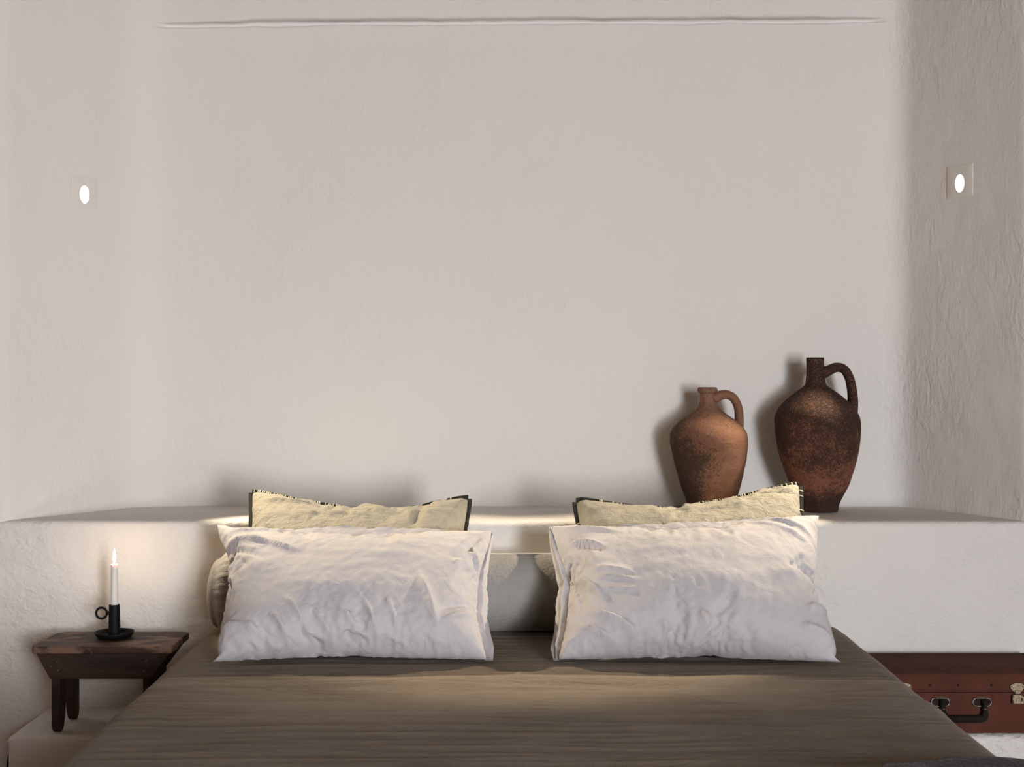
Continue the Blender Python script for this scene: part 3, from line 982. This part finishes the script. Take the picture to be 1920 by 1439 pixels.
jug('stout orange-brown clay jug with a looped handle, shorter of the two on the ledge', (0.583, -0.140, ZL + 0.003),
    [(0.064, 0.0), (0.067, 0.006), (0.0745, 0.034), (0.085, 0.067), (0.0957, 0.106), (0.1045, 0.145), (0.1110, 0.184), (0.1130, 0.208), (0.1085, 0.231), (0.090, 0.2547), (0.058, 0.278), (0.036, 0.294), (0.0262, 0.309), (0.0228, 0.325), (0.0224, 0.340), (0.0232, 0.3420), (0.0272, 0.3445), (0.0284, 0.3510), (0.0272, 0.3570), (0.025, 0.3590)],
    [(0.015, 0.326), (0.034, 0.3345), (0.055, 0.338), (0.075, 0.328), (0.087, 0.304), (0.090, 0.274), (0.088, 0.245), (0.080, 0.225)], 0.0128, M_clay1, math.radians(1.9), 1.0, 0.31)
jug('tall dark speckled clay jug, taller of the two, standing at the right', (0.898, -0.150, ZL + 0.003),
    [(0.0515, 0.0), (0.0535, 0.005), (0.0535, 0.014), (0.0614, 0.033), (0.0817, 0.072), (0.0964, 0.111), (0.1147, 0.169), (0.1205, 0.208), (0.1236, 0.2508), (0.1220, 0.270), (0.1165, 0.2858), (0.104, 0.305), (0.0845, 0.3247), (0.061, 0.344), (0.038, 0.3596), (0.0300, 0.368), (0.0270, 0.385), (0.0258, 0.416), (0.0262, 0.440), (0.0255, 0.4455), (0.024, 0.4465)],
    [(0.014, 0.398), (0.036, 0.4075), (0.060, 0.4175), (0.083, 0.412), (0.098, 0.386), (0.1045, 0.350), (0.1055, 0.315), (0.100, 0.280)], 0.0136, M_clay2, math.radians(1.8), 4.0, 0.385)

# ------------------------------------------------------------------ wooden stool
def wood(name, dark, mid, worn, wear):
    M = Mat(name, 0.62, 0.35)
    g = M.noise(28, 5, 0.65, (0.14, 1, 1), 0.8)
    col = M.ramp(g, [(0.32, dark), (0.56, mid), (0.75, tuple(x * 1.25 for x in mid))])
    wr = M.val(M.noise(11, 5, 0.7, (0.45, 1, 1), 0.8), 0.48, 0.57, 0, wear)
    M.color(M.mix(wr, col, worn))
    M.bump(g, 0.003)
    M.bump(M.noise(130, 3, 0.6, (0.1, 1, 1)), 0.0012)
    return M.m
M_wood_top = wood('worn_board', (0.020, 0.010, 0.007), (0.052, 0.026, 0.017), (0.185, 0.105, 0.068), 0.95)
M_wood = wood('dark_board', (0.013, 0.0065, 0.005), (0.036, 0.017, 0.011), (0.060, 0.030, 0.019), 0.45)
M_nail = Mat('nail', 0.5, 0.5, 0.6).color((0.16, 0.13, 0.11)).m

sx0, sx1, sy0, sy1 = -1.214, -0.857, -0.700, -0.500
ZS = ZC - 0.703
root = empty('wooden_stool', ((sx0 + sx1) / 2, (sy0 + sy1) / 2, ZP), 'small dark wooden stool on the left plaster step, carrying the candle', 'stool')
c_ = 0.016
poly = [(sx0 + c_ * 0.4, sy0), (sx1 - c_ * 0.3, sy0), (sx1, sy0 + c_ * 0.4), (sx1, sy1 - c_ * 0.8), (sx1 - c_ * 0.8, sy1), (sx0 + 0.03, sy1), (sx0 + 0.006, sy1 - 0.02), (sx0, sy0 + c_ * 0.8)]
m_ = len(poly)
V = [(x, y, ZS - 0.019) for x, y in poly] + [(x, y, ZS) for x, y in poly]
F = [tuple(range(m_ - 1, -1, -1)), tuple(range(m_, 2 * m_))] + [(i, (i + 1) % m_, (i + 1) % m_ + m_, i + m_) for i in range(m_)]
bevel(obj('seat', V, F, M_wood_top, root, smooth_shade=False), 0.006, 3)
zt, zb = ZS - 0.019, ZC - 0.787
for y0_, y1_ in ((-0.690, -0.668), (-0.532, -0.510)):
    V, F = prism([(sx0 + 0.010, zt), (sx1 - 0.008, zt), (-0.913, zb), (-1.168, zb)], y0_, y1_)
    bevel(obj('apron', V, F, M_wood, root, smooth_shade=False), 0.002, 2)
# end boards: one plank with an upside-down V cut leaves two rounded feet
def end_board(x0_, x1_):
    zf, top = ZP + 0.001, zt
    ya, yb = -0.667, -0.533
    half = [(ya, top), (ya - 0.0, zb + 0.004), (ya - 0.014, zb), (ya - 0.014, zf + 0.022), (ya - 0.009, zf + 0.006), (ya - 0.001, zf), (ya + 0.010, zf), (ya + 0.021, zf + 0.007), (ya + 0.031, zf + 0.030), (ya + 0.048, zb - 0.022), (ya + 0.058, zb - 0.004)]
    mid = (ya + yb) / 2
    full = half + [(2 * mid - y, z) for y, z in half[::-1]]
    n_ = len(full)
    V = [(x0_, y, z) for y, z in full] + [(x1_, y, z) for y, z in full]
    F = [tuple(range(n_)), tuple(range(2 * n_ - 1, n_ - 1, -1))] + [(i, i + n_, (i + 1) % n_ + n_, (i + 1) % n_) for i in range(n_)]
    o = obj('leg', V, F, M_wood, root, smooth_shade=False)
    return bevel(o, 0.0025, 2)
end_board(-1.167, -1.146)
end_board(-0.936, -0.915)
nails = []
for x, z in ((-1.150, zt - 0.022), (-1.148, zt - 0.043), (-1.165, zt - 0.034), (-0.925, zt - 0.020), (-0.93, zt - 0.046)):
    V, F = lathe([(0.0002, 0.0012), (0.0018, 0.001), (0.0024, 0.0), (0.0024, -0.001)], 10)
    V = np.stack([V[:, 0] + x, -0.6900 - V[:, 2], V[:, 1] + z], -1)
    obj('nail', V, F, M_nail, root)

# ------------------------------------------------------------------ candle and holder
hx, hy = -1.035, -0.585
root = empty('candle_holder', (hx, hy, ZS), 'black chamber candlestick with ring handle standing on the wooden stool', 'candle holder')
V, F = lathe([(0.0005, 0.0), (0.038, 0.0), (0.043, 0.002), (0.0475, 0.008), (0.0505, 0.0145), (0.0500, 0.0158), (0.0480, 0.0150), (0.0445, 0.008), (0.040, 0.0048), (0.0005, 0.0045)], 56, (hx, hy), ZS + 0.0005)
obj('dish', V, F, M_black, root, auto=50)
V, F = lathe([(0.0154, 0.003), (0.0150, 0.03), (0.0138, 0.0845), (0.0134, 0.0862), (0.0108, 0.0862), (0.0104, 0.0845), (0.0104, 0.060), (0.0005, 0.060)], 40, (hx, hy), ZS + 0.0005)
obj('socket', V, F, M_black, root, auto=50)
a = np.linspace(0, 2 * PI, 41)
P = np.stack([hx - 0.0335 + 0.0140 * np.cos(a), hy + 0 * a, ZS + 0.0640 + 0.0140 * np.sin(a)], -1)
V1, F1 = tube(P, 0.0031, 10, 1.2)
V2, F2 = tube([(hx - 0.0205, hy, ZS + 0.0640), (hx - 0.017, hy, ZS + 0.0642), (hx - 0.0130, hy, ZS + 0.0642)], [0.0046, 0.0046, 0.0062], 10)
obj('ring_handle', *join([(V1, F1), (V2, F2)]), M_black, root)

M = Mat('candle_wax', 0.5, 0.4)
M.color((0.80, 0.75, 0.68))
M.b.inputs['Subsurface Weight'].default_value = 0.35
M.b.inputs['Subsurface Radius'].default_value = (0.012, 0.007, 0.004)
M.b.inputs['Subsurface Scale'].default_value = 1.0
M_wax = M.m
M_wick = Mat('burnt_wick', 0.9, 0.1).color((0.012, 0.010, 0.009)).m
zc0, zc1 = ZS + 0.0615, ZS + 0.191
root = empty('candle', (hx, hy, zc0), 'slim white lit taper candle standing in the black candlestick', 'candle')
V, F = lathe([(0.0005, zc0), (0.0098, zc0), (0.0098, zc0 + 0.02), (0.0086, zc1 - 0.006), (0.0085, zc1 - 0.001), (0.0079, zc1), (0.006, zc1 - 0.0012), (0.0005, zc1 - 0.0020)], 36, (hx, hy), 0)
obj('wax', V, F, M_wax, root, auto=50)
V, F = tube(spline([(hx, hy, zc1 - 0.003), (hx + 0.0003, hy, zc1 + 0.003), (hx + 0.0009, hy, zc1 + 0.0065)], 6), 0.0008, 8)
obj('wick', V, F, M_wick, root)
fl = [(0.0002, 0.0025), (0.0014, 0.0042), (0.0029, 0.0085), (0.0037, 0.0145), (0.0037, 0.0200), (0.0028, 0.0275), (0.0015, 0.0345), (0.0002, 0.0405)]
V, F = lathe([(r, z + zc1) for r, z in fl], 20, (hx, hy), 0)
obj('flame', V, F, M_flame, root)

# ------------------------------------------------------------------ suitcase
def leather(name, c1, c2):
    M = Mat(name, 0.85, 0.10)
    col = M.mix(M.val(M.noise(7, 4, 0.6), 0.35, 0.65), c1, c2)
    col = M.mix(M.val(M.noise(60, 3, 0.7), 0.62, 0.74, 0, 0.35), col, tuple(x * 1.6 for x in c2))
    M.color(col)
    M.bump(M.noise(300, 3, 0.6), 0.0006)
    M.bump(M.noise(25, 3), 0.0015)
    return M.m
M_leather = leather('red_brown_leather', (0.072, 0.025, 0.017), (0.100, 0.036, 0.0245))
M_dark_leather = leather('black_leather', (0.010, 0.009, 0.008), (0.018, 0.015, 0.013))
M = Mat('worn_brass', 0.5, 0.5, 0.7)
M.color(M.mix(M.val(M.noise(420, 4, 0.7), 0.46, 0.62), (0.30, 0.235, 0.155), (0.07, 0.05, 0.03)))
M.bump(M.noise(200, 3), 0.0008)
M_brass = M.m
M = Mat('tarnished_steel', 0.38, 0.5, 0.9)
M.color(M.mix(M.val(M.noise(120, 3), 0.4, 0.6), (0.20, 0.175, 0.15), (0.07, 0.058, 0.048)))
M_steel = M.m
M_seam = Mat('dark_seam', 0.8, 0.2).color((0.02, 0.008, 0.006)).m

cx0, cx1, cy0, cy1, cz0 = 0.922, 1.388, -0.690, -0.436, ZP + 0.002
cz1 = cz0 + 0.153
zseam = cz0 + 0.104
root = empty('suitcase', ((cx0 + cx1) / 2, (cy0 + cy1) / 2, cz0), 'old red-brown leather suitcase lying flat on the right plaster step', 'suitcase')
def rounded_box(x0, x1, y0, y1, z0, z1, rc, re_top, re_bot, nseg=7):
    """box with corners rounded in plan and soft top / bottom edges"""
    def ring(ins, z):
        r = max(rc - ins * 0.6, 0.003)
        P = []
        for (cx, cy, a0) in ((x1 - ins - r, y1 - ins - r, 0), (x0 + ins + r, y1 - ins - r, PI / 2), (x0 + ins + r, y0 + ins + r, PI), (x1 - ins - r, y0 + ins + r, 1.5 * PI)):
            for t in np.linspace(0, PI / 2, nseg): P.append((cx + r * math.cos(a0 + t), cy + r * math.sin(a0 + t), z))
        return P
    rows = []
    if re_bot:
        for a in np.linspace(0, PI / 2, 5): rows.append(ring(re_bot * (1 - math.sin(a)), z0 + re_bot * (1 - math.cos(a))))
    else: rows.append(ring(0, z0))
    if re_top:
        for a in np.linspace(0, PI / 2, 5): rows.append(ring(re_top * (1 - math.cos(a)), z1 - re_top * (1 - math.sin(a))))
    else: rows.append(ring(0, z1))
    n_ = len(rows[0])
    V = np.array([p for r in rows for p in r])
    F = grid_faces(len(rows), n_, close=True)
    F.append(tuple(range(n_))[::-1]); F.append(tuple(range((len(rows) - 1) * n_, len(rows) * n_)))
    return V, F
obj('case_base', *rounded_box(cx0, cx1, cy0, cy1, cz0, zseam - 0.0012, 0.040, 0.0012, 0.006), M_leather, root, auto=45)
obj('case_lid', *rounded_box(cx0 - 0.001, cx1 + 0.001, cy0 - 0.0015, cy1 + 0.001, zseam + 0.0012, cz1, 0.042, 0.007, 0.0012), M_leather, root, auto=45)
obj('seam', *rounded_box(cx0 + 0.003, cx1 - 0.003, cy0 + 0.003, cy1 - 0.003, zseam - 0.004, zseam + 0.004, 0.026, 0, 0), M_seam, root, auto=45)
yf = cy0 - 0.0015
# stitched piping just above the lid's lower edge
V, F = tube([(cx0 + 0.03, yf, zseam + 0.0075), ((cx0 + cx1) / 2, yf - 0.0004, zseam + 0.0075), (cx1 - 0.03, yf, zseam + 0.0075)], 0.0008, 6)
obj('lid_piping', V, F, M_leather, root)
for x in (1.056, 1.127, 1.211):
    V, F = lathe([(0.0002, 0.0016), (0.0026, 0.0013), (0.0037, 0.0)], 12)
    V = np.stack([V[:, 0] + x, yf - V[:, 2], V[:, 1] + ZC - 0.802], -1)
    obj('rivet', V, F, M_seam, root)

def oval_plate(cx, cz, hw, hh, y, t, inner=None):
    a = np.linspace(0, 2 * PI, 32, endpoint=False)
    def outline(w_, h_):
        # stadium shape
        L = w_ - h_
        return np.stack([cx + np.sign(np.cos(a)) * L * (np.abs(np.cos(a)) > 1e-6) + h_ * np.cos(a), cz + h_ * np.sin(a)], 1)
    O = outline(hw, hh); I = outline(hw - 0.0030, hh - 0.0030)
    rows = [(O, y), (O, y - t * 0.7), (outline(hw - 0.001, hh - 0.001), y - t), (I, y - t), (I, y - t * 0.3)]
    V = np.array([(p[0], yy, p[1]) for R_, yy in rows for p in R_])
    F = grid_faces(len(rows), 32, close=True)
    rec = (np.array([(p[0], y - t * 0.32, p[1]) for p in I]), [tuple(range(32))])
    return (V, F), rec
HX = (1.0815, 1.1870)
zh = ZC - 0.8445
for x in HX:
    (V, F), rec = oval_plate(x, zh, 0.0250, 0.0122, yf + 0.0005, 0.0035)
    br = tag(obj('handle_bracket', V, F, M_steel, root, auto=40), 'tarnished steel bracket')
    obj('bracket_recess', *rec, M_seam, br, smooth_shade=False)
    V, F = lathe([(0.0002, 0.0022), (0.0016, 0.0018), (0.0022, 0.0)], 10)
    V = np.stack([V[:, 0] + x + 0.0165, yf - 0.0012 - V[:, 2], V[:, 1] + zh], -1)
    obj('screw', V, F, M_seam, br)
xa, xb = HX[0] + 0.004, HX[1] + 0.004
yh0, yh1 = yf - 0.007, yf - 0.011
path = [(xa, yh0, zh + 0.005), (xa, yh1, zh - 0.006), (xa + 0.001, yh1, zh - 0.020), (xa + 0.004, yh1, zh - 0.033), (xa + 0.012, yh1, zh - 0.040), (xa + 0.030, yh1, zh - 0.041),
        (xb - 0.030, yh1, zh - 0.041), (xb - 0.010, yh1, zh - 0.040), (xb - 0.0005, yh1, zh - 0.034), (xb + 0.001, yh1, zh - 0.020), (xb, yh1, zh - 0.006), (xb, yh0, zh + 0.005)]
P = spline(path, 60)
rad = 0.0062 + 0.0032 * smooth(0.15, 0.3, np.linspace(0, 1, 60)) * (1 - smooth(0.7, 0.85, np.linspace(0, 1, 60)))
V, F = tube(P, rad, 12, 0.9)
hd = tag(obj('handle', V, F, M_dark_leather, root), 'black leather handle')
for x in (xa, xb):
    V, F = tube([(x + 0.0002, yh1, zh - 0.0135), (x + 0.0004, yh1, zh - 0.0165)], 0.0068, 14)
    obj('handle_ferrule', V, F, M_steel, hd)
    V, F = tube([(x - 0.0065, yh0 + 0.002, zh + 0.002), (x + 0.0065, yh0 + 0.002, zh + 0.002)], 0.0055, 12)
    obj('handle_loop', V, F, M_dark_leather, hd)

def latch(x):
    zl = ZC - 0.8045
    y = yf - 0.0002
    # upper keeper: fan shaped
    fs = 1.12
    fan = [(-0.0075, -0.017), (-0.0165, -0.007), (-0.019, -0.001), (-0.0165, 0.0045), (-0.010, 0.0075), (0, 0.0085), (0.010, 0.0075), (0.0165, 0.0045), (0.019, -0.001), (0.0165, -0.007), (0.0075, -0.017)]
    V, F = prism([(x + a, zl + b) for a, b in fan][::-1], y, y - 0.004)
    k = bevel(tag(obj('latch', V, F, M_brass, root, smooth_shade=False), 'worn brass latch'), 0.0012, 2)
    V, F = box(x - 0.007, x + 0.007, y - 0.0075, y - 0.003, zl - 0.019, zl - 0.0095)
    bevel(obj('latch_tongue', V, F, M_brass, k, smooth_shade=False), 0.0014, 2)
    V, F = prism([(x + a, zl + b) for a, b in [(-0.0125, -0.020), (0.009, -0.020), (0.013, -0.023), (0.019, -0.024), (0.019, -0.043), (0.013, -0.0445), (-0.0125, -0.0445)]][::-1], y, y - 0.006)
    bevel(obj('lock_plate', V, F, M_brass, k, smooth_shade=False), 0.0015, 2)
    V, F = tube([(x - 0.0120, y - 0.006, zl - 0.0225), (x - 0.0120, y - 0.006, zl - 0.0425)], 0.0024, 10)
    obj('lock_hinge', V, F, M_brass, k)
    V, F = prism([(x + 0.0085, zl - 0.030), (x + 0.0105, zl - 0.0275), (x + 0.0125, zl - 0.030), (x + 0.0117, zl - 0.0325), (x + 0.013, zl - 0.037), (x + 0.008, zl - 0.037), (x + 0.0093, zl - 0.0325)][::-1], y - 0.0058, y - 0.0064)
    obj('keyhole', V, F, M_seam, k, smooth_shade=False)
    for dx in (-0.0145, 0.0145):
        V, F = lathe([(0.0002, 0.0014), (0.0013, 0.0011), (0.0018, 0.0)], 10)
        V = np.stack([V[:, 0] + x + dx, y - 0.0038 - V[:, 2], V[:, 1] + zl - 0.0015], -1)
        obj('latch_pin', V, F, M_seam, k)
latch(0.990)
latch(1.2755)
# dark worn leather corner guard at the far right corner
V, F = rounded_box(cx1 - 0.030, cx1 + 0.0022, cy1 - 0.026, cy1 + 0.0022, cz1 - 0.045, cz1 - 0.0002, 0.025, 0.006, 0.001)
tag(obj('corner_guard', V, F, M_dark_leather, root, auto=50), 'dark worn corner guard')

# ------------------------------------------------------------------ dark throw at the foot of the bed, lying over its right edge
S = bed_section(0.004, 0.25)
S = S[S[:, 0] > 0.52]
ts = np.linspace(0, 1, 70)
Xs = S[:, 0]; Zs = S[:, 1]
rows_t, rows_b = [], []
edge = -1.862 - 0.05 * smooth(0.80, 0.60, Xs) + 0.010 * noise(Xs * 6, 0 * Xs + 4) - 0.16 * smooth(0.62, 0.52, Xs)
nxv = np.zeros_like(Xs); nzv = np.ones_like(Xs)
sd = smooth(XR - 0.045, XR - 0.005, Xs)
nxv = sd; nzv = 1 - sd
ln = np.hypot(nxv, nzv); nxv /= ln; nzv /= ln
for t in ts:
    y = edge * (1 - t) + (-2.30) * t
    e = np.abs(y - edge)
    th = 0.030 * np.sqrt(np.clip(1 - (1 - np.clip(e / 0.022, 0, 1)) ** 2, 0, 1)) + 0.010 * noise(Xs * 5 + 2, y * 9, 3.0) * smooth(0, 0.05, e)
    th = th + 0.008 * np.exp(-((y - edge + 0.035 + 0.06 * (Xs - 0.75)) / 0.012) ** 2)
    th = th + 0.004 + bed_height(np.clip(Xs, XL, XR), y)
    rows_t.append(np.stack([Xs + nxv * th, y, Zs + nzv * th], -1))
A = np.array(rows_t)
B = A.copy(); B[..., 0] -= 0; 
o = obj('throw_blanket', A.reshape(-1, 3), grid_faces(A.shape[0], A.shape[1], flip=True), M_throw)
tag(o, 'dark plum-brown woven throw lying folded over the lower right edge of the bed', 'blanket')

# thin black strip beside the left step
P = spline([(-1.362, -0.427, 0.001), (-1.366, -0.432, 0.08), (-1.370, -0.434, 0.15), (-1.369, -0.432, 0.205), (-1.3665, -0.426, 0.240), (-1.364, -0.4215, 0.256)], 40)
tag(obj('black_strip', *tube(P, 0.0045, 10), M_black), 'black cable running down the wall beside the left plaster step', 'cable')
